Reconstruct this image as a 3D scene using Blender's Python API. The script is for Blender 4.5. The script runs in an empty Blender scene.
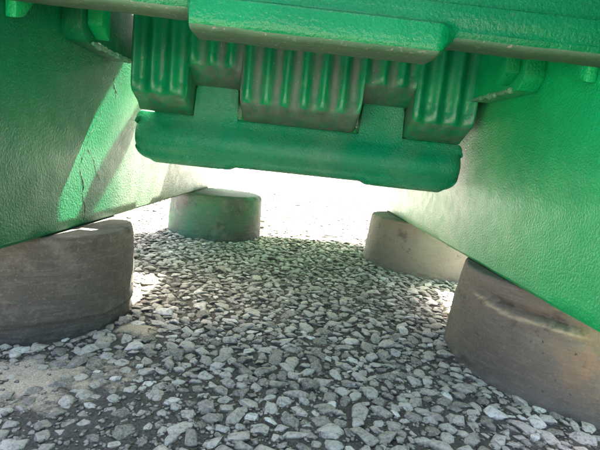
import bpy, bmesh, math, random
import numpy as np
from mathutils import Vector, Matrix, noise

random.seed(7)
rng = np.random.default_rng(7)
S = bpy.context.scene
COL = S.collection
R = math.radians

# ---------------------------------------------------------------- camera
def setup_camera():
    F, H = 433.0, 0.30                       # focal length in photo pixels, eye height
    d = np.array([(299 - 300) / F, (160 - 225) / F, 1.0]); d /= np.linalg.norm(d)
    r = R(6.2); rt = np.array([math.cos(r), math.sin(r), 0.0])
    rt -= d * rt.dot(d); rt /= np.linalg.norm(rt)
    up = np.cross(rt, d)
    M = np.stack([rt, d, up])
    cx, cy, cz = M @ [1, 0, 0], M @ [0, -1, 0], -(M @ [0, 0, 1])
    cam = bpy.data.cameras.new('camera')
    o = bpy.data.objects.new('camera', cam); COL.objects.link(o)
    o.matrix_world = Matrix(((cx[0], cy[0], cz[0], 0), (cx[1], cy[1], cz[1], 0), (cx[2], cy[2], cz[2], H), (0, 0, 0, 1)))
    cam.sensor_width = 36; cam.lens = 36 * F / 600
    cam.clip_start = 0.01; cam.clip_end = 2000
    S.camera = o
setup_camera()

# ---------------------------------------------------------------- sky, sun, exposure
SUN = Vector((0.12, 0.79, 1.0)).normalized()          # towards the sun: beyond the crusher, high
W = bpy.data.worlds.new('World'); S.world = W; W.use_nodes = True
nt = W.node_tree; nt.nodes.clear()
sky = nt.nodes.new('ShaderNodeTexSky'); sky.sky_type = 'NISHITA'; sky.sun_disc = False
sky.sun_elevation = math.asin(SUN.z); sky.sun_rotation = math.atan2(SUN.x, SUN.y)
sky.dust_density = 5.0; sky.air_density = 0.7; sky.ozone_density = 0.0
bg = nt.nodes.new('ShaderNodeBackground'); bg.inputs[1].default_value = 0.05
wo = nt.nodes.new('ShaderNodeOutputWorld')
nt.links.new(sky.outputs[0], bg.inputs[0]); nt.links.new(bg.outputs[0], wo.inputs[0])
sl = bpy.data.lights.new('sun', 'SUN'); sl.energy = 5.0; sl.angle = R(0.53); sl.color = (1, 0.95, 0.87)
so = bpy.data.objects.new('sun', sl); COL.objects.link(so)
so.rotation_euler = SUN.to_track_quat('Z', 'Y').to_euler()
S.view_settings.view_transform = 'Standard'; S.view_settings.look = 'None'
S.view_settings.exposure = 4.15; S.view_settings.gamma = 1
S.cycles.max_bounces = 10; S.cycles.diffuse_bounces = 6

# ---------------------------------------------------------------- material helpers
class Mat:
    def __init__(s, name):
        s.m = bpy.data.materials.new(name); s.m.use_nodes = True
        s.nt = s.m.node_tree; s.b = s.nt.nodes['Principled BSDF']
        s.co = s.n('ShaderNodeTexCoord').outputs['Object']
    def n(s, t, **k):
        x = s.nt.nodes.new(t)
        for a, v in k.items(): setattr(x, a, v)
        return x
    def set(s, x, i, v):
        if v is None: return
        if isinstance(v, bpy.types.NodeSocket): s.nt.links.new(v, x.inputs[i])
        else: x.inputs[i].default_value = v
    def noise(s, scale, detail=4, rough=0.55, stretch=None, off=None, dist=0):
        co = s.co
        if stretch or off:
            mp = s.n('ShaderNodeMapping'); s.set(mp, 0, co)
            if stretch: mp.inputs['Scale'].default_value = stretch
            if off: mp.inputs['Location'].default_value = off
            co = mp.outputs[0]
        x = s.n('ShaderNodeTexNoise'); s.set(x, 'Vector', co)
        x.inputs['Scale'].default_value = scale; x.inputs['Detail'].default_value = detail
        x.inputs['Roughness'].default_value = rough; x.inputs['Distortion'].default_value = dist
        return x.outputs['Fac']
    def vor(s, scale, feature='F1', out='Distance'):
        x = s.n('ShaderNodeTexVoronoi', feature=feature); s.set(x, 'Vector', s.co)
        x.inputs['Scale'].default_value = scale
        return x.outputs[out]
    def ramp(s, f, lo, hi, a=0.0, b=1.0):
        x = s.n('ShaderNodeMapRange'); s.set(x, 0, f)
        for i, v in ((1, lo), (2, hi), (3, a), (4, b)): x.inputs[i].default_value = v
        return x.outputs[0]
    def mix(s, f, a, b, mode='MIX'):
        x = s.n('ShaderNodeMix', data_type='RGBA', blend_type=mode)
        s.set(x, 0, f)
        for i, v in ((6, a), (7, b)):
            s.set(x, i, (v + (1,) if isinstance(v, tuple) and len(v) == 3 else v))
        return x.outputs[2]
    def math(s, op, a, b=None):
        x = s.n('ShaderNodeMath', operation=op); s.set(x, 0, a); s.set(x, 1, b)
        return x.outputs[0]
    def attr(s, name):
        return s.n('ShaderNodeAttribute', attribute_name=name).outputs['Fac']
    def bump(s, h, strength, dist, prev=None):
        x = s.n('ShaderNodeBump'); s.set(x, 'Height', h)
        x.inputs['Strength'].default_value = strength; x.inputs['Distance'].default_value = dist
        if prev: s.set(x, 'Normal', prev)
        return x.outputs[0]
    def out(s, col=None, rough=None, nrm=None, metal=0, spec=0.5):
        s.set(s.b, 'Base Color', col + (1,) if isinstance(col, tuple) else col)
        s.set(s.b, 'Roughness', rough)
        if nrm: s.set(s.b, 'Normal', nrm)
        s.b.inputs['Metallic'].default_value = metal
        s.b.inputs['Specular IOR Level'].default_value = spec
        return s.m

def green_paint(name, base, dark, dust=0.25, rough=0.34, coarse=1.0, flake=0.0, bstr=.9, bd=.0020):
    """thick gloss enamel brushed over cast steel: orange peel, dust, painted sun paleness, thin spots"""
    m = Mat(name)
    c = m.mix(m.ramp(m.noise(5, 3), .35, .7), base, dark)
    sp = m.ramp(m.noise(330, 3, .6), .62, .72)
    c = m.mix(m.math('MULTIPLY', sp, .10), c, (.30, .42, .28))
    du = m.ramp(m.noise(9, 5, .6, off=(3, 1, 2)), .40, .72)
    du = m.math('MULTIPLY', du, m.ramp(m.noise(160, 3, .7), .3, .6, .35, 1))
    c = m.mix(m.math('MULTIPLY', du, dust), c, (.30, .30, .25))
    sun_pale = m.math('MULTIPLY', m.attr('sun_pale'), m.ramp(m.noise(18, 5, .65), .25, .75, .35, 1.0))     # sunlit paleness painted into the plate colour, broken up like dust
    sun_pale = m.math('MULTIPLY', sun_pale, m.ramp(m.noise(260, 3, .7), .35, .6, .55, 1.0))
    c = m.mix(sun_pale, c, (.40, .41, .31))
    if flake:
        f = m.ramp(m.noise(14, 6, .65, stretch=(1, 1.3, .6), off=(7, 2, 5)), .60 - flake * .1, .62 - flake * .1)
        c = m.mix(m.math('MULTIPLY', f, .22), c, (.20, .34, .18))
    scr = m.ramp(m.noise(60, 2, .5, stretch=(1, .25, 3), dist=1.5), .70, .74)
    c = m.mix(m.math('MULTIPLY', scr, .15), c, (.10, .13, .09))
    r = m.ramp(m.noise(40, 4), .3, .7, rough - .06, rough + .10)
    n1 = m.bump(m.noise(300 * coarse, 3, .6), bstr, bd)
    n2 = m.bump(m.noise(24, 3, .5), .16, .004, n1)
    if flake: n2 = m.bump(f, .4, -.001, n2)
    return m.out(c, r, n2, spec=.30)

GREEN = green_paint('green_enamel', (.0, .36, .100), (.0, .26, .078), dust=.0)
GREEN_WALL_L = green_paint('green_enamel_flaked_shaded', (.0, .160, .052), (.0, .090, .033), dust=.01, rough=.36)  # same enamel as the right plate, darkened to paint in its shade
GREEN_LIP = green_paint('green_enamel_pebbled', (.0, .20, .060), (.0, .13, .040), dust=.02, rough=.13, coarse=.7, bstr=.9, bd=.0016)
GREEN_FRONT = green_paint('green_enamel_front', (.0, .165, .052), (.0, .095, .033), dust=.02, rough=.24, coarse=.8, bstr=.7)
GREEN_BEAM = green_paint('green_enamel_beam', (.0, .25, .105), (.0, .19, .085), dust=.25, rough=.28)

def beam_under_mat():
    m = Mat('dull_grey_green')  # dull grey-green with beige specks for the beam's underside faces
    c = m.mix(m.ramp(m.noise(11, 5, .6), .35, .65), (.08, .15, .085), (.05, .12, .065))
    c = m.mix(m.ramp(m.noise(200, 3), .6, .72), c, (.24, .22, .18))
    return m.out(c, .75, m.bump(m.noise(120, 4), .5, .002), spec=.3)
BEAM_UNDER = beam_under_mat()

def jaw_mat():
    m = Mat('jaw_steel_with_overspray')
    g = m.mix(m.ramp(m.noise(12, 3), .35, .7), (.0, .23, .080), (.0, .15, .056))
    steel = m.mix(m.ramp(m.noise(25, 5, .65, stretch=(2, 2, .5)), .35, .65), (.125, .135, .11), (.055, .11, .075))
    w = m.math('ADD', m.attr('wear'), m.ramp(m.noise(42, 6, .7, stretch=(1.6, 1, .45)), .3, .7, -.55, .5))
    w = m.ramp(w, .22, 1.0, 0, .9)
    c = m.mix(w, g, steel)
    c = m.mix(m.ramp(m.noise(260, 2), .68, .74, 0, .5), c, (.30, .34, .27))
    r = m.ramp(w, 0, 1, .36, .66)
    n = m.bump(m.noise(120, 4), .45, .002)
    n = m.bump(m.noise(20, 4, stretch=(1, 1, .4)), .4, .004, n)
    return m.out(c, r, n)
JAW = jaw_mat()

def pad_mat(name, tint, tint2, over=None):
    m = Mat(name)
    c = m.mix(m.ramp(m.noise(7, 5, .6), .3, .7), tint, tint2)
    sc = m.noise(26, 6, .65, stretch=(1, 1, 7), dist=.6)
    c = m.mix(m.ramp(sc, .5, .75, 0, .45), c, (.25, .215, .17))
    c = m.mix(m.ramp(m.noise(55, 3, .6, stretch=(.6, .6, 9)), .66, .72, 0, .5), c, (.035, .032, .028))
    c = m.mix(m.ramp(m.noise(300, 2), .55, .75, 0, .4), c, (.26, .23, .19))
    c = m.mix(m.attr('scar'), c, (.42, .34, .23))
    c = m.mix(m.math('MULTIPLY', m.attr('rust'), m.ramp(m.noise(35, 6, .7), .35, .65, 0, .8)), c, (.34, .19, .09))
    if over:
        c = m.mix(m.ramp(m.noise(6, 5, .6, off=(1, 5, 3)), .42, .68, 0, .65), c, over)
    bl = m.noise(16, 6, .7)
    c = m.mix(m.ramp(bl, .55, .68, 0, .45), c, (.24, .215, .18))          # dried mud
    c = m.mix(m.ramp(m.noise(22, 6, .7, off=(2, 2, 2)), .58, .66, 0, .55), c, (.045, .043, .038))
    pt = m.ramp(m.vor(95), .0, .22, 1, 0)
    c = m.mix(m.math('MULTIPLY', pt, m.ramp(m.noise(30, 3), .56, .66)), c, (.04, .038, .034))
    n = m.bump(m.noise(170, 4, .6), .6, .0022)
    n = m.bump(sc, .45, .004, n)
    n = m.bump(m.math('MULTIPLY', pt, m.ramp(m.noise(30, 3), .56, .66)), .8, -.0025, n)
    n = m.bump(bl, .35, .006, n)
    return m.out(c, .72, n, spec=.35)
PAD_L = pad_mat('dark_worn_rubber', (.050, .047, .037), (.105, .096, .078))
PAD_R = pad_mat('brown_worn_rubber', (.105, .090, .070), (.185, .158, .125))
PAD_FR = pad_mat('dusty_brown_rubber', (.17, .145, .118), (.25, .215, .175))
PAD_FL = pad_mat('rubber_with_green_overspray', (.07, .075, .06), (.11, .11, .095), over=(.02, .20, .09))

def stone_mat(name, per_object):
    m = Mat(name)
    m.co = m.n('ShaderNodeNewGeometry').outputs['Position']     # same grain size on every stone
    t = m.n('ShaderNodeObjectInfo').outputs['Random'] if per_object else m.attr('tint')
    cr = m.n('ShaderNodeValToRGB'); m.set(cr, 0, t)
    e = cr.color_ramp; e.elements[0].color = (.14, .118, .088, 1); e.elements[1].color = (.84, .79, .70, 1)
    for p, c in ((.25, (.28, .24, .185, 1)), (.55, (.48, .42, .335, 1)), (.80, (.60, .53, .43, 1)), (.90, (.42, .38, .33, 1)), (.94, (.74, .67, .57, 1))):
        x = e.elements.new(p); x.color = c
    c = cr.outputs[0]
    c = m.mix(m.ramp(m.noise(330, 5, .7), .38, .68, 0, .75), c, m.mix(.6, c, (.84, .77, .64)))
    c = m.mix(m.ramp(m.noise(170, 5, .65, off=(.3, .1, .2)), .50, .68, 0, .7), c, (.11, .11, .11))
    c = m.mix(m.ramp(m.noise(900, 2, .5), .60, .70, 0, .5), c, (.07, .07, .07))
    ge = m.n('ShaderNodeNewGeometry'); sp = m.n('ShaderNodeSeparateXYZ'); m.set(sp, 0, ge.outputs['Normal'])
    c = m.mix(m.ramp(sp.outputs[2], .15, .85, .85, 0), c, (.05, .046, .04))     # flanks turn darker than the tops
    n = m.bump(m.noise(260, 5, .65), 1.0, .0022)
    return m.out(c, .82, n, spec=.3)
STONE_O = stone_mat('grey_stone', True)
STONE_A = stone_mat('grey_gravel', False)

def ground_mat():
    m = Mat('tar_bound_grit')
    c = m.mix(m.ramp(m.noise(350, 4, .7), .35, .65), (.038, .033, .026), (.17, .147, .113))
    c = m.mix(m.ramp(m.vor(420), .1, .30, .7, 0), c, (.17, .165, .155))
    c = m.mix(m.ramp(m.noise(6, 4), .45, .7, 0, .5), c, (.16, .15, .135))
    sunlit_sand = m.mix(m.ramp(m.noise(500, 4, .7), .35, .65), (.42, .33, .235), (.78, .65, .49))  # pale sand, lightened further to paint in its sun patch
    sf = m.ramp(m.math('ADD', m.attr('sunlit_sand'), m.ramp(m.noise(110, 6, .75), .3, .7, -.45, .35)), .15, .75)
    sunlit_sand = m.mix(m.ramp(m.vor(260), .12, .3, .55, 0), sunlit_sand, (.24, .21, .17))
    c = m.mix(sf, c, sunlit_sand)
    far = m.mix(m.ramp(m.noise(70, 5, .7), .4, .66), (.52, .50, .47), (.30, .29, .27))  # open ground lightened in colour to look blown out by sun
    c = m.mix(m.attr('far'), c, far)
    n = m.bump(m.noise(380, 5, .7), .9, .002)
    n = m.bump(m.noise(90, 5, .6), .6, .004, n)
    return m.out(c, .92, n, spec=.2)
GROUND = ground_mat()
CRACK = Mat('dirt_filled_crack').out((.035, .045, .030), .9)
WELD = green_paint('painted_weld', (.02, .24, .10), (.10, .26, .15), dust=.5, rough=.25, coarse=1.6)
BOLT = green_paint('painted_bolt', (.0, .17, .07), (.0, .12, .05), dust=.5)

# ---------------------------------------------------------------- object helpers
def sharp(me, ang=38):
    bm = bmesh.new(); bm.from_mesh(me)
    bmesh.ops.recalc_face_normals(bm, faces=bm.faces)
    for f in bm.faces: f.smooth = True
    for e in bm.edges:
        if len(e.link_faces) == 2 and e.calc_face_angle(0) > R(ang): e.smooth = False
    bm.to_mesh(me); bm.free()

def link(name, me, mats, parent=None, ang=38):
    for mt in (mats if isinstance(mats, (list, tuple)) else [mats]): me.materials.append(mt)
    if ang: sharp(me, ang)
    o = bpy.data.objects.new(name, me); COL.objects.link(o)
    if parent: o.parent = parent
    return o

def loft(name, xs, prof, mats, parent=None, wear=None, matfn=None, axis=0, ang=38):
    """closed section prof(x) -> [(y, z), ...] swept along x, both ends capped"""
    V, Fc = [], []
    k = None
    for x in xs:
        p = prof(x); k = len(p)
        for (a, b) in p: V.append((x, a, b) if axis == 0 else (a, x, b) if axis == 1 else (a, b, x))
    n = len(xs)
    for i in range(n - 1):
        for j in range(k):
            a = i * k + j; b = i * k + (j + 1) % k
            Fc.append((a, b, b + k, a + k))
    Fc.append(tuple(range(k - 1, -1, -1))); Fc.append(tuple((n - 1) * k + j for j in range(k)))
    me = bpy.data.meshes.new(name); me.from_pydata(V, [], Fc)
    if wear:
        a = me.attributes.new('wear', 'FLOAT', 'POINT')
        for i, v in enumerate(V): a.data[i].value = wear(v)
    if matfn:
        for f in me.polygons: f.material_index = matfn(f.center, f.normal)
    return link(name, me, mats, parent, ang)

def box(name, lo, hi, mt, parent=None, bev=.004, seg=2, rough=0.0):
    bm = bmesh.new()
    bmesh.ops.create_cube(bm, size=1)
    for v in bm.verts:
        v.co = Vector([lo[i] + (v.co[i] + .5) * (hi[i] - lo[i]) for i in range(3)])
    if bev: bmesh.ops.bevel(bm, geom=bm.edges[:], offset=bev, segments=seg, affect='EDGES', profile=.5)
    me = bpy.data.meshes.new(name); bm.to_mesh(me); bm.free()
    return link(name, me, mt, parent)

def prism(name, poly, x0, x1, mt, parent=None, bev=.004, axis=0):
    bm = bmesh.new()
    def P(x, a, b): return (x, a, b) if axis == 0 else (a, x, b) if axis == 1 else (a, b, x)
    A = [bm.verts.new(P(x0, *p)) for p in poly]; B = [bm.verts.new(P(x1, *p)) for p in poly]
    bm.faces.new(A); bm.faces.new(B[::-1]); n = len(poly)
    for i in range(n): bm.faces.new((A[i], B[i], B[(i + 1) % n], A[(i + 1) % n]))
    bmesh.ops.recalc_face_normals(bm, faces=bm.faces)
    if bev: bmesh.ops.bevel(bm, geom=bm.edges[:], offset=bev, segments=2, affect='EDGES', profile=.5)
    me = bpy.data.meshes.new(name); bm.to_mesh(me); bm.free()
    return link(name, me, mt, parent)

def tube(name, pts, rad, mt, parent=None, n=8, jitter=.25, step=.003):
    P = [Vector(p) for p in pts]; Q = []
    for a, b in zip(P, P[1:]):
        m = max(1, int((b - a).length / step))
        Q += [a.lerp(b, i / m) for i in range(m)]
    Q.append(P[-1]); V, Fc = [], []
    for i, p in enumerate(Q):
        t = (Q[min(i + 1, len(Q) - 1)] - Q[max(i - 1, 0)]).normalized()
        u = t.cross(Vector((.3, .2, .9))).normalized(); w = t.cross(u)
        r = rad * (1 + jitter * noise.noise(p * 220)) * (0.35 if i in (0, len(Q) - 1) else 1)
        for j in range(n):
            a = 2 * math.pi * j / n
            V.append(p + (u * math.cos(a) + w * math.sin(a)) * r)
    for i in range(len(Q) - 1):
        for j in range(n):
            Fc.append((i * n + j, i * n + (j + 1) % n, (i + 1) * n + (j + 1) % n, (i + 1) * n + j))
    Fc.append(tuple(range(n))); Fc.append(tuple((len(Q) - 1) * n + j for j in range(n))[::-1])
    me = bpy.data.meshes.new(name); me.from_pydata([tuple(v) for v in V], [], Fc)
    return link(name, me, mt, parent, 60)

def sm(a, b, x):
    t = min(1, max(0, (x - a) / (b - a))); return t * t * (3 - 2 * t)

# ---------------------------------------------------------------- ground sheet
def vn(x, y, s, z=0.0): return noise.noise(Vector((x * s, y * s, z)))
def sunlit_sand_at(x, y):  # sandy spots that also stand in for patches of sun
    n = .45 * vn(x, y, 14, 3) + .38 * vn(x, y, 45, 5) + .2 * vn(x, y, 130, 5)
    a = 1.12 - math.hypot((x + .35) / .17, (y - .490 - .15 * (x + .33)) / .075)
    b = 1 - math.hypot((x + .235) / .04, (y - .665) / .035)
    c = .75 * (1 - math.hypot((x + .30) / .05, (y - 1.33) / .12))
    return max(0, min(1, 1.6 * (max(a, b, c) + n)))
def bury_at(x, y):            # where fines cover most of the stones
    n = .5 * vn(x, y, 9, 8) + .25 * vn(x, y, 28, 2)
    g = 1 - math.hypot((x + .22) / .28, (y - .42) / .16)
    return max(sunlit_sand_at(x, y), max(0, min(1, 1.3 * (g + n))))
def gh(x, y):
    h = .006 * vn(x, y, 3.1) + .0022 * vn(x, y, 22, 4) + .0012 * vn(x, y, 70, 1)
    if y < 1.1 and x < .2: h += .0030 * bury_at(x, y)
    return h

def axis_pts(lo, hi, step, far, grow=1.16):
    a = list(np.arange(lo, hi + 1e-9, step)); s = step
    while a[-1] < far: s *= grow; a.append(a[-1] + s)
    s = step
    while a[0] > -far: s *= grow; a.insert(0, a[0] - s)
    return a
def build_ground():
    xs = axis_pts(-.62, .62, .004, 260); ys = axis_pts(.30, 1.5, .004, 260)
    V = np.zeros((len(ys), len(xs), 3), dtype=np.float32); sd = np.zeros((len(ys), len(xs)), dtype=np.float32); fr = sd.copy()
    for j, y in enumerate(ys):
        for i, x in enumerate(xs):
            near = abs(x) < 3 and -3 < y < 5
            z = gh(x, y) if near else .004 * vn(x, y, .9)
            if -.66 < x < .66 and .28 < y < 1.55:
                z += .0011 * noise.noise(Vector((x * 190, y * 190, 0))) + .0007 * noise.noise(Vector((x * 420, y * 420, 7)))
                sd[j, i] = sunlit_sand_at(x, y)
            V[j, i] = (x, y, z)
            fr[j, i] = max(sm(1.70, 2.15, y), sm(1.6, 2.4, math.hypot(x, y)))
    nx, ny = len(xs), len(ys)
    a = (np.arange(ny - 1)[:, None] * nx + np.arange(nx - 1)[None, :]).ravel()
    F = np.stack([a, a + 1, a + nx + 1, a + nx], 1)
    me = bpy.data.meshes.new('gravel_ground')
    me.vertices.add(nx * ny); me.vertices.foreach_set('co', V.ravel())
    me.loops.add(F.size); me.loops.foreach_set('vertex_index', F.ravel())
    me.polygons.add(len(F)); me.polygons.foreach_set('loop_start', np.arange(0, F.size, 4)); me.polygons.foreach_set('loop_total', np.full(len(F), 4))
    me.update(calc_edges=True)
    for nm, arr in (('sunlit_sand', sd), ('far', fr)):
        at = me.attributes.new(nm, 'FLOAT', 'POINT'); at.data.foreach_set('value', arr.ravel())
    me.polygons.foreach_set('use_smooth', np.ones(len(F), dtype=bool))
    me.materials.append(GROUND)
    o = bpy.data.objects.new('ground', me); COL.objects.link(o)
    o['kind'] = 'structure'; o['label'] = 'grey crushed stone ground bound in dark tar under the green crusher'
    return o
ground = build_ground()

# ---------------------------------------------------------------- stones
def hull_stone(npts, bev, sub, seed, amp=.0):
    # crushed rock: few flat facets, corners cut at random
    rd = random.Random(seed); bm = bmesh.new()
    for k in range(npts):
        a = k * 2.399963 + rd.uniform(-.5, .5); z = 1 - 2 * (k + .5) / npts + rd.uniform(-.1, .1); z = max(-1, min(1, z))
        r = math.sqrt(max(0, 1 - z * z)); s = rd.uniform(.78, 1.15)
        v = Vector((r * math.cos(a), r * math.sin(a), z)) * s
        p = 3.2                                             # squarish super-ellipsoid
        q = (abs(v.x) ** p + abs(v.y) ** p + abs(v.z) ** p) ** (1 / p)
        v = v * (.30 + .70 * (v.length / q)); v.z = max(-.9, min(.78, v.z))
        bm.verts.new(v)
    res = bmesh.ops.convex_hull(bm, input=bm.verts[:])
    bmesh.ops.delete(bm, geom=[e for e in res['geom_interior'] if isinstance(e, bmesh.types.BMVert)], context='VERTS')
    bmesh.ops.dissolve_limit(bm, angle_limit=R(14), verts=bm.verts[:], edges=bm.edges[:])
    if bev: bmesh.ops.bevel(bm, geom=bm.edges[:], offset=bev, segments=1, affect='EDGES', profile=.5)
    bmesh.ops.triangulate(bm, faces=bm.faces[:])
    if sub:
        bmesh.ops.subdivide_edges(bm, edges=bm.edges[:], cuts=sub, use_grid_fill=True)
        for v in bm.verts:
            v.co += v.co.normalized() * (amp * noise.noise(v.co * 2.3 + Vector((seed, 0, 0))) + amp * .5 * noise.noise(v.co * 6 + Vector((0, seed, 0))))
        bmesh.ops.triangulate(bm, faces=bm.faces[:])
    me = bpy.data.meshes.new('stone'); bm.to_mesh(me); bm.free()
    return me
NEAR_T = [hull_stone(11 + i % 4, .085, 1, 100 + i, .05) for i in range(20)]
MID_T = [hull_stone(9 + i % 4, .08, 0, 200 + i) for i in range(24)]
CHIP_T = [hull_stone(8, 0, 0, 300 + i) for i in range(12)]
def arrays(me):
    v = np.zeros(len(me.vertices) * 3, dtype=np.float32); me.vertices.foreach_get('co', v)
    f = np.zeros(len(me.loops), dtype=np.int32); me.loops.foreach_get('vertex_index', f)
    return v.reshape(-1, 3), f.reshape(-1, 3)

PADS = [(-.430, .725, .158), (.500, .705, .202), (-.285, 1.600, .166), (.445, 1.405, .195)]
def scatter():
    cell = .018; grid = {}; out = []
    def add(x, y, r, ov):
        ci, cj = int(math.floor(x / cell)), int(math.floor(y / cell)); rr = int((r + .018) / cell) + 1
        for i in range(ci - rr, ci + rr + 1):
            for j in range(cj - rr, cj + rr + 1):
                for (px, py, pr) in grid.get((i, j), ()):
                    if (px - x) ** 2 + (py - y) ** 2 < ((pr + r) * ov) ** 2: return False
        grid.setdefault((ci, cj), []).append((x, y, r)); return True
    def zone(x0, x1, y0, y1, classes, bury=True):
        area = (x1 - x0) * (y1 - y0)
        for (r0, r1, dens, ov) in classes:
            n = int(dens * area)
            X = rng.uniform(x0, x1, n); Y = rng.uniform(y0, y1, n); Q = rng.uniform(r0, r1, n)
            for x, y, r in zip(X, Y, Q):
                if any((x - p[0]) ** 2 + (y - p[1]) ** 2 < (p[2] + .001) ** 2 for p in PADS): continue
                b = bury_at(x, y) if bury and y < 1.1 and x < .2 else 0
                if b > .15 and random.random() < b * (.55 if r > .009 else .75): continue
                if bury and y < .75 and x < -.05 and sunlit_sand_at(x, y) > .25 and random.random() < .78 * sunlit_sand_at(x, y) + .1: continue
                if add(x, y, r, ov): out.append((x, y, r, b))
    near = [(.0125, .0165, 300, .86), (.0098, .0125, 1700, .81), (.0072, .0098, 7000, .77), (.0056, .0080, 8000, .80), (.0038, .0056, 5000, .84)]
    zone(-.66, .66, .28, 1.9, near)
    zone(-1.9, 1.9, 1.9, 4.2, [(.013, .019, 300, .92), (.009, .013, 900, .9)], False)
    zone(-1.9, 1.9, -.9, .28, [(.013, .018, 500, .92), (.009, .013, 900, .9)], False)
    return out
ST = scatter()
CAM = Vector((0, 0, .30))
def stone_xf(x, y, r, b):
    el = 1.0 + 1.1 * random.random() ** 1.3; yaw = random.uniform(0, 2 * math.pi)
    sx, sy, sz = r * el ** .5 * 1.12, r / el ** .5 * 1.12, r * random.uniform(.42, .75)
    tx, ty = random.gauss(0, .16), random.gauss(0, .16)
    z = gh(x, y) + sz * random.uniform(-.26, .18) - b * sz * .38
    M = Matrix.Translation((x, y, z)) @ Matrix.Rotation(tx, 4, 'X') @ Matrix.Rotation(ty, 4, 'Y') @ Matrix.Rotation(yaw, 4, 'Z') @ Matrix.Diagonal((sx, sy, sz, 1))
    return M
def in_view(x, y):
    c = S.camera.matrix_world.inverted() @ Vector((x, y, 0))
    if c.z > -.05: return False
    u, v = c.x / -c.z * 433, c.y / -c.z * 433
    return abs(u) < 300 and abs(v) < 225
ST = [s + ((s[2] / (Vector((s[0], s[1], 0)) - CAM).length) if in_view(s[0], s[1]) else 0,) for s in ST]
ST.sort(key=lambda s: -s[4])
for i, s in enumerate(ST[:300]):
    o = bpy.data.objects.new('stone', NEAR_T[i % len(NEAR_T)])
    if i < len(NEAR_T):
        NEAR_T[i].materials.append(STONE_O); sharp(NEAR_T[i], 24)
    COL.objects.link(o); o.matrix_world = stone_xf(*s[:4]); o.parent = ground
def merged(name, items, temps, mt, tint_of, sharp_ang=24):
    T = [arrays(t) for t in temps]; VV, FF, TT = [], [], []; base = 0
    for i, M in enumerate(items):
        v, f = T[i % len(T)]; A = np.array(M, dtype=np.float32)
        VV.append(v @ A[:3, :3].T + A[:3, 3]); FF.append(f + base); base += len(v)
        TT.append(np.full(len(v), tint_of(i), dtype=np.float32))
    V = np.concatenate(VV); F = np.concatenate(FF); t = np.concatenate(TT)
    me = bpy.data.meshes.new(name)
    me.vertices.add(len(V)); me.vertices.foreach_set('co', V.ravel())
    me.loops.add(F.size); me.loops.foreach_set('vertex_index', F.ravel())
    me.polygons.add(len(F)); me.polygons.foreach_set('loop_start', np.arange(0, F.size, 3)); me.polygons.foreach_set('loop_total', np.full(len(F), 3))
    me.update(calc_edges=True)
    at = me.attributes.new('tint', 'FLOAT', 'POINT'); at.data.foreach_set('value', t)
    me.materials.append(mt)
    o = bpy.data.objects.new(name, me); COL.objects.link(o); o.parent = ground; o['kind'] = 'stuff'
    return o
TN = [random.random() for _ in range(997)]
merged('gravel', [stone_xf(*s[:4]) for s in ST[300:]], MID_T, STONE_A, lambda i: TN[i % 997] if .2 < ST[300 + i][1] < 1.85 else .55 + .45 * TN[i % 997])  # gravel out in the open tinted lighter, imitating strong sun
def chips():
    out = []
    for k in range(14000):
        x, y = random.uniform(-.55, .55), .32 + 1.3 * random.random() ** 1.7
        if any((x - p[0]) ** 2 + (y - p[1]) ** 2 < p[2] ** 2 for p in PADS): continue
        r = random.uniform(.0012, .0036)
        if y < .75 and x < -.05 and sunlit_sand_at(x, y) > .2 and random.random() < .8: continue
        M = Matrix.Translation((x, y, gh(x, y) + r * .2)) @ Matrix.Rotation(random.uniform(0, 6.3), 4, 'Z') @ Matrix.Rotation(random.gauss(0, .4), 4, 'X') @ Matrix.Diagonal((r * 1.3, r, r * .7, 1))
        out.append(M)
    return out
merged('grit', chips(), CHIP_T, STONE_A, lambda i: TN[i % 997] * .5)

# ---------------------------------------------------------------- the crusher
XL, XR, G = -.345, .330, .155        # inner faces of the side plates, height of their lower edge
crusher = bpy.data.objects.new('jaw_crusher', None); COL.objects.link(crusher)
crusher.location = (0, 1.2, G)
crusher['label'] = 'green painted jaw crusher frame standing over the gravel, seen from underneath'
crusher['category'] = 'machine'
def keep(o):                          # children are modelled in world coordinates
    o.parent = crusher; o.matrix_parent_inverse = Matrix.Translation((0, -1.2, -G)); return o

YN, YF, ZT = .40, 1.93, 1.45
def wall_w(y, z, xin): return .0016 * noise.noise(Vector((y * 5, z * 5, xin))) + .0008 * noise.noise(Vector((y * 17, z * 17, xin)))
def side(xin, sgn, mt, label):
    t = .045
    YN = .425 if sgn < 0 else .06  # right plate drawn out unseen toward the viewer to shade the left
    ys = [YN + (YF - YN) * i / 60 for i in range(61)]
    def prof(y):
        w = lambda z: wall_w(y, z, xin)
        zb = G + .0012 * noise.noise(Vector((y * 12, 0, xin)))
        zs = [zb + .005] + [G + .02 + (ZT - G - .02) * k / 44 for k in range(45)]
        p = [(xin + sgn * .004, zb)] + [(xin + sgn * 0 + w(z), z) for z in zs]
        return p + [(xin + sgn * t, ZT), (xin + sgn * t, zb)]
    o = keep(loft('side_plate', ys, prof, mt, axis=1)); o['label'] = label
    at = o.data.attributes.new('sun_pale', 'FLOAT', 'POINT')  # mask for the light painted on the plates near the jaw
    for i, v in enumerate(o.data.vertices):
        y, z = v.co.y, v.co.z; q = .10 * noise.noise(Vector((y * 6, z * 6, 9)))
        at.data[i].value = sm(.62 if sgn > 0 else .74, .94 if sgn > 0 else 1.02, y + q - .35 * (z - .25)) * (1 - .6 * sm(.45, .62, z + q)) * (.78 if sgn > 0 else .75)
    for yy in (.45, .95, 1.55):       # outer stiffening ribs
        r = box('rib', (min(xin + sgn * t, xin + sgn * (t + .09)), yy, G + .012), (max(xin + sgn * t, xin + sgn * (t + .09)), yy + .03, ZT - .02), GREEN)
        r.parent = o
        r.matrix_parent_inverse = Matrix.Identity(4)
    return o
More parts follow.
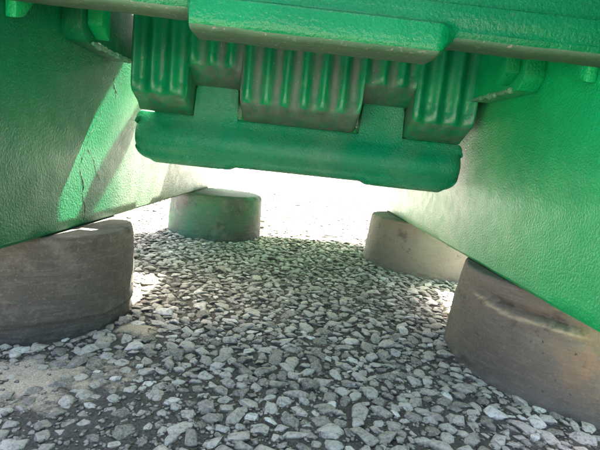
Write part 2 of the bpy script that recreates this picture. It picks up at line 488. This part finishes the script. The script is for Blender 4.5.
left_plate = side(XL, -1, GREEN_WALL_L, 'left side plate, green darkened as shade, with flaked and cracked paint')
right_plate = side(XR, 1, GREEN, 'right side plate, bright green with lit paleness painted in toward the jaw')

# cracked paint and the seam on the left plate
def wall_line(pts, x):
    out = []
    for (a, b), (c, d) in zip(pts, pts[1:]):
        for k in range(8):
            t = k / 8; y, z = a + (c - a) * t, b + (d - b) * t
            y += .0022 * noise.noise(Vector((y * 150, z * 150, 4)))
            out.append((XL + wall_w(y, z, XL) + x, y, z))
    return out
cr = [(.764, .346), (.752, .330), (.722, .300), (.712, .282), (.700, .262), (.694, .248), (.708, .225), (.706, .205), (.716, .185), (.714, .160)]
o = tube('paint_crack', wall_line(cr, -.0004), .0008, CRACK, n=5, jitter=1.3); o.parent = left_plate
cr2 = [(.716, .284), (.742, .262), (.752, .240), (.776, .222)]
o = tube('paint_crack', wall_line(cr2, -.0003), .0006, CRACK, n=5, jitter=1.3); o.parent = left_plate
cr3 = [(.815, .425), (.806, .402), (.822, .385), (.812, .365)]
o = tube('paint_crack', wall_line(cr3, -.0004), .0007, CRACK, n=5, jitter=1.3); o.parent = left_plate

# toothed jaw plate
PITCH, C0 = .0343, -.105
BL = [(-.313, -.2125), (-.1185, .1025), (.1965, .309)]
def zb(x):
    r = .010; best = .447
    for a, b in BL:
        if a <= x <= b:
            e = min(x - a, b - x)
            if (a == -.313 and x - a < b - x) or (b == .309 and b - x < x - a): rr = .004
            else: rr = r
            d = 0 if e >= rr else rr - math.sqrt(max(0, rr * rr - (rr - e) ** 2))
            best = .390 + d
    return best
def ridge(x):
    u = (x - C0) / PITCH; c = .5 + .5 * math.cos(2 * math.pi * u)
    return c ** 1.25
jx = set(np.round(np.arange(-.313, .3091, .0016), 5))
for a, b in BL:
    for d in (0, .0004, .001, .002, .0035, .0055, .008): jx.add(round(a + d, 5)); jx.add(round(b - d, 5))
    jx.add(round(a - .0003, 5)); jx.add(round(b + .0003, 5))
jx = sorted(v for v in jx if -.313 <= v <= .309)
def jaw_prof(x):
    z0 = zb(x); k = ridge(x); p = []
    dz = .009
    for z in (1.40, 1.1, .9, .75, .65, .6, .56, .53, .51, .495, .48, .465, .455, .448, .440, .432, .424, .416, .410, .405):
        zz = max(z, z0 + .024)
        j = .0012 * noise.noise(Vector((x * 30, zz * 18, 2))) + .0006 * noise.noise(Vector((x * 90, zz * 60, 5)))
        p.append((.800 + .0100 * (1 - k) + j, zz + (.00002 * (1.4 - z) if zz > z else 0)))
    for t in (0.25, .5, .72, .88, 1):       # ridges run out into the chamfered foot
        zz = z0 + .024 * (1 - t)
        kk = k * (1 - .0 * t)
        p.append((.800 + .0100 * (1 - k) * (1 - .55 * t) + .006 * t * t * t, zz))
    p.append((.812, z0 - .003)); p.append((.838, z0 - .0155)); p.append((.8588, z0 - .0268)); p.append((.880, z0 - .0268))
    yb = .905 - .055 * (1 - sm(-.295, -.275, x))
    p.append((yb, z0 + .01)); p.append((yb, 1.40))
    p = [(min(a, yb), b) for a, b in p]
    return p
def jaw_wear(v):
    x, y, z = v
    w = (1 - ridge(x)) * 1.0
    z0 = zb(x)
    if z < z0 + .002: w = .95
    w -= .75 * sm(.13, .24, abs(x + .01))            # the outer ridges keep more of their paint
    if z < z0 + .002: w = max(w, .55)
    return w
keep(loft('jaw_plate', jx, jaw_prof, JAW, wear=jaw_wear, ang=42))

# clamp bar with two tongues locking the jaw plate
TON = [(-.2100, -.1285), (.1120, .1938)]
bx = set(np.round(np.linspace(-.322, .317, 140), 5))
for a, b in TON:
    for d in (-.012, -.008, -.005, -.002, 0, .0006, .0015, .003, .005, .008, .011): bx.add(round(a + d, 5)); bx.add(round(b - d, 5))
for d in (.0008, .002, .004, .007, .011, .016, .022, .028): bx.add(round(-.322 + d, 5)); bx.add(round(.317 - d, 5))
bx = sorted(bx)
def ztop(x):
    for a, b in TON:
        if a <= x <= b:
            e = min(x - a, b - x); r = .010
            return .4265 - (0 if e >= r else r - math.sqrt(max(0, r * r - (r - e) ** 2)))
        for q, s in ((a, -1), (b, 1)):
            e = (x - q) * s
            if 0 < e < .007: return .3640 + .007 - math.sqrt(max(0, .007 ** 2 - (.007 - e) ** 2))
    return .3640
def clamp_prof(x):
    zt = ztop(x); zbot = .2705 - .0055 * (sm(.125, .140, abs(x)) - sm(.285, .30, abs(x)))
    e = min(x + .322, .317 - x); r = .030; zt -= .012 * (1 - math.sqrt(1 - (1 - min(1, e / .012)) ** 2))
    s = 1 if e >= r else math.sqrt(max(.0, 1 - (1 - e / r) ** 2)) * .80 + .20
    sb = .022 * (1 - s)
    p = [(.905, zt)]
    n1 = .0015 * noise.noise(Vector((x * 14, 0, 3)))
    p += [(.872 + .0, zt), (.8640, zt - .0008), (.8615, zt - .003), (.8605, zt - .007)]
    zz0 = zt - .010
    for t in (0, .33, .66, 1):
        z = zz0 + (min(.3500, zz0 - .0012) - zz0) * t
        p.append((.8600 - .019 * sm(.360, .316, z) + n1 * .3, z))
    for a in range(1, 13):
        t = a / 12; z = min(.350, zz0 - .0012) * (1 - t) + .284 * t
        y = .8600 - .019 * sm(.360, .316, z) + .020 * sm(.312, .278, z) ** 1.5
        p.append((y + n1 + .024 * (1 - s), z + sb * .3 * t))
    zb2 = zbot + sb
    p += [(.8585 + n1 + .02 * (1 - s), zb2 + .0125), (.862, zb2 + .007), (.868, zb2 + .003), (.878, zb2), (.905, zb2)]
    return p
clamp = keep(loft('clamp_bar', bx, clamp_prof, GREEN_BEAM, ang=50))

# front cross beam just overhead
fx = set(np.round(np.linspace(XL + .001, XR - .001, 120), 5))
for q in (-.127, .137):
    for d in np.linspace(-.016, .016, 17): fx.add(round(q + d, 5))
fx = sorted(fx)
def drop(x):
    return sm(-.131, -.125, x) * (1 - sm(.128, .150, x))
def beam_prof(x):
    d = drop(x); zb_ = .4385 - .0185 * d; fy = .474 - .012 * d
    w = .0016 * noise.noise(Vector((x * 16, 1, 3))) + .0008 * noise.noise(Vector((x * 45, 1, 3)))
    zb_ += w * .6
    p = [(.513, zb_ + .0015), (.495, zb_), (fy + .008, zb_), (fy + .003, zb_ + .0012), (fy, zb_ + .004), (fy - .001 + w, zb_ + .010)]
    lz = .4520
    p += [(fy + w, .4485), (fy + .001 + w, lz - .001), (fy + .004 * d + .001, lz + .0015), (fy + .010 * d + .001, lz + .004)]
    p += [(.474 + w * .5, .4590), (.4745 + w * .5, .466), (.4752, .4745), (.478, .4775), (.486, .4795), (.492, .482), (.494, .488), (.496, .60), (.496, .80), (.513, .80)]
    return p
def beam_mat(c, n): return 1 if (c.z < .443 and abs(n.z) > .6) else (2 if (c.z < .4505 and drop(c.x) > .5) else 0)
keep(loft('front_beam', fx, beam_prof, [GREEN_FRONT, BEAM_UNDER, GREEN_LIP], matfn=beam_mat, ang=55))

# wedge brackets on the side plates, with weld beads
def bracket(sgn, x, label):
    xi = x - sgn * .052
    poly = [(.628, .520), (.628, .447), (.642, .431), (.800, .436), (.828, .447), (.828, .520)]
    b = prism('wedge_bracket', poly, min(x, x - sgn * .030), max(x, x - sgn * .030), GREEN if sgn > 0 else GREEN_WALL_L, bev=.003)
    keep(b); b['label'] = label
    w = tube('weld_bead', [(x - sgn * .032, .655, .4335), (x - sgn * .032, .72, .4345), (x - sgn * .032, .80, .4385)], .0032, WELD, jitter=1.1, step=.002); w.parent = b; w.matrix_parent_inverse = Matrix.Identity(4)
    q = prism('rib', [(.640, .53), (.640, .455), (.668, .440), (.668, .53)], min(x - sgn * .030, xi), max(x - sgn * .030, xi), GREEN, bev=.003); q.parent = b
    return b
bracket(1, XR, 'right wedge bracket with a rough weld bead')
bracket(-1, XL, 'left wedge bracket, its green darkened as shade')
for sgn, x in ((1, XR), (-1, XL)):
    keep(prism('gusset', [(.5135, .60), (.5135, .422), (.530, .428), (.565, .468), (.572, .60)], min(x - sgn * .0005, x - sgn * .014), max(x - sgn * .0005, x - sgn * .014), GREEN, bev=.003))

# swing jaw and rear frame hidden behind the clamp bar; they keep the sun off the ground
keep(prism('jaw_holder', [(.9065, .40), (.9065, 1.40), (1.05, 1.40), (.985, .46), (.95, .385)], -.21, .326, GREEN, bev=.006))
keep(prism('swing_jaw', [(1.10, .52), (1.16, .40), (1.34, .42), (1.40, .60), (1.36, 1.40), (1.22, 1.40)], -.10, .300, GREEN, bev=.008))
keep(prism('rear_frame', [(1.42, .42), (1.46, .36), (1.90, .34), (1.92, .38), (1.92, .62), (1.46, .62)], XL + .001, XR - .001, GREEN, bev=.006))
keep(prism('pitman_housing', [(1.50, .623), (1.50, 1.10), (1.90, 1.10), (1.90, .623)], -.15, XR - .001, GREEN, bev=.006))

# two unseen rods added behind the jaw plate to throw shadow streaks down the left plate
for (a, b, rad) in (((1.26, .972), (1.00, .730), .0065), ((1.33, .850), (1.08, .659), .0095)):
    keep(tube('shadow_rod', [(-.285, *a), (-.285, *b)], rad, GREEN, n=12, jitter=.1, step=.02))

# ---------------------------------------------------------------- pads the crusher stands on
def pad(cx, cy, rb, rt, h, mt, label, gouge=None, rust=None, bevel=.006, ledge=False):
    """thick round pad: skirt slightly wider at the foot, softly rolled edges, worn surface"""
    n = 300
    rows = [(-.02, rb)] + [(h * k / 44, None) for k in range(0, 45)]
    V, Fc, sc, ru = [], [], [], []
    prof = [(rb, -.02)]
    for k in range(45):
        z = (h - bevel) * k / 44
        prof.append((rb + (rt - rb) * (k / 44) + .0015 * math.sin(math.pi * k / 44), z))
    for k in range(1, 9):
        a = math.pi / 2 * k / 8; prof.append((rt - bevel * (1 - math.cos(a)), h - bevel + bevel * math.sin(a)))
    prof += [(rt * .8, h + .0001), (rt * .4, h + .0001)]
    for r, z in prof:
        for j in range(n):
            a = 2 * math.pi * j / n; c, s = math.cos(a), math.sin(a)
            q = Vector((cx + c * r, cy + s * r, z))
            d = .0035 * noise.noise(q * 9) + .0014 * noise.noise(Vector((q.x * 30, q.y * 30, q.z * 60))) + .0006 * noise.noise(q * 130)
            if z > h - .016: d -= .0045 * max(0, noise.noise(q * 38) - .08) * 2 * sm(h - .016, h - .004, z)
            if z < .012: d += .004 * noise.noise(q * 60)
            if z < .030 and ledge: d -= .004 * sm(.030 + .012 * noise.noise(q * 11), .022, z)
            f = 0
            if gouge:
                for (ax, ay, az), (bx_, by_, bz) in zip(gouge, gouge[1:]):
                    A, B = Vector((ax, ay, az)), Vector((bx_, by_, bz)); t = max(0, min(1, (q - A).dot(B - A) / (B - A).length_squared))
                    g = A.lerp(B, t); dd = math.hypot(q.x - g.x, q.y - g.y); vz = q.z - g.z
                    if dd < .03:
                        jag = .0012 * noise.noise(Vector((q.x * 420, q.y * 420, 0))) + .0022 * noise.noise(Vector((q.x * 130, q.y * 130, 0)))
                        up = math.exp(-((vz - .006 + jag) / .0065) ** 2); lip = math.exp(-((vz + .0045 + jag) / .0019) ** 2)
                        k_ = 1 if dd < .012 else max(0, 1 - (dd - .012) / .018)
                        d += (-.0045 * (1 + .5 * noise.noise(Vector((q.x * 300, q.y * 300, q.z * 40)))) * up + .0022 * lip) * k_ / 1.0 if abs(f) < 1e-9 else 0
                        f = max(f, lip * k_)
            q.x += c * d; q.y += s * d
            if z >= h: q.z += .0006 * noise.noise(q * 40)
            V.append(tuple(q)); sc.append(min(1, f * .9))
            ru.append(0 if not rust else max(0, 1 - (q - Vector(rust[0])).length / rust[1]) ** .6)
    m = len(prof)
    for i in range(m - 1):
        for j in range(n):
            Fc.append((i * n + j, i * n + (j + 1) % n, (i + 1) * n + (j + 1) % n, (i + 1) * n + j))
    V.append((cx, cy, h)); sc.append(0); ru.append(0); V.append((cx, cy, -.02)); sc.append(0); ru.append(0)
    for j in range(n):
        Fc.append(((m - 1) * n + j, (m - 1) * n + (j + 1) % n, len(V) - 2)); Fc.append(((j + 1) % n, j, len(V) - 1))
    V = [(v[0] - cx, v[1] - cy, v[2]) for v in V]
    me = bpy.data.meshes.new('support_pad'); me.from_pydata(V, [], Fc)
    for nm, arr in (('scar', sc), ('rust', ru)):
        a = me.attributes.new(nm, 'FLOAT', 'POINT'); a.data.foreach_set('value', arr)
    o = link('support_pad', me, mt, None, 60); o.location = (cx, cy, 0)
    o['label'] = label; o['category'] = 'support pad'; o['group'] = 'round rubber pads under the crusher frame'
    return o
HP = G - .0015
GOUGE = [(.306, .655, .1215), (.314, .631, .1150), (.328, .602, .1125), (.345, .579, .1150), (.360, .562, .1155), (.378, .547, .1150)]
pad(-.430, .725, .160, .152, HP, PAD_L, 'dark grey round pad under the left side plate, nearest the camera', ledge=True)
pad(.500, .705, .206, .192, HP, PAD_R, 'large brown round pad under the right side plate with a pale gouge across it', GOUGE, ((.405, .525, .085), .055))
pad(-.285, 1.600, .168, .164, HP, PAD_FL, 'far round pad with green overspray beside the bright opening', bevel=.014)
pad(.445, 1.405, .198, .186, HP, PAD_FR, 'far brown round pad under the right side plate, beside the sunlit opening')
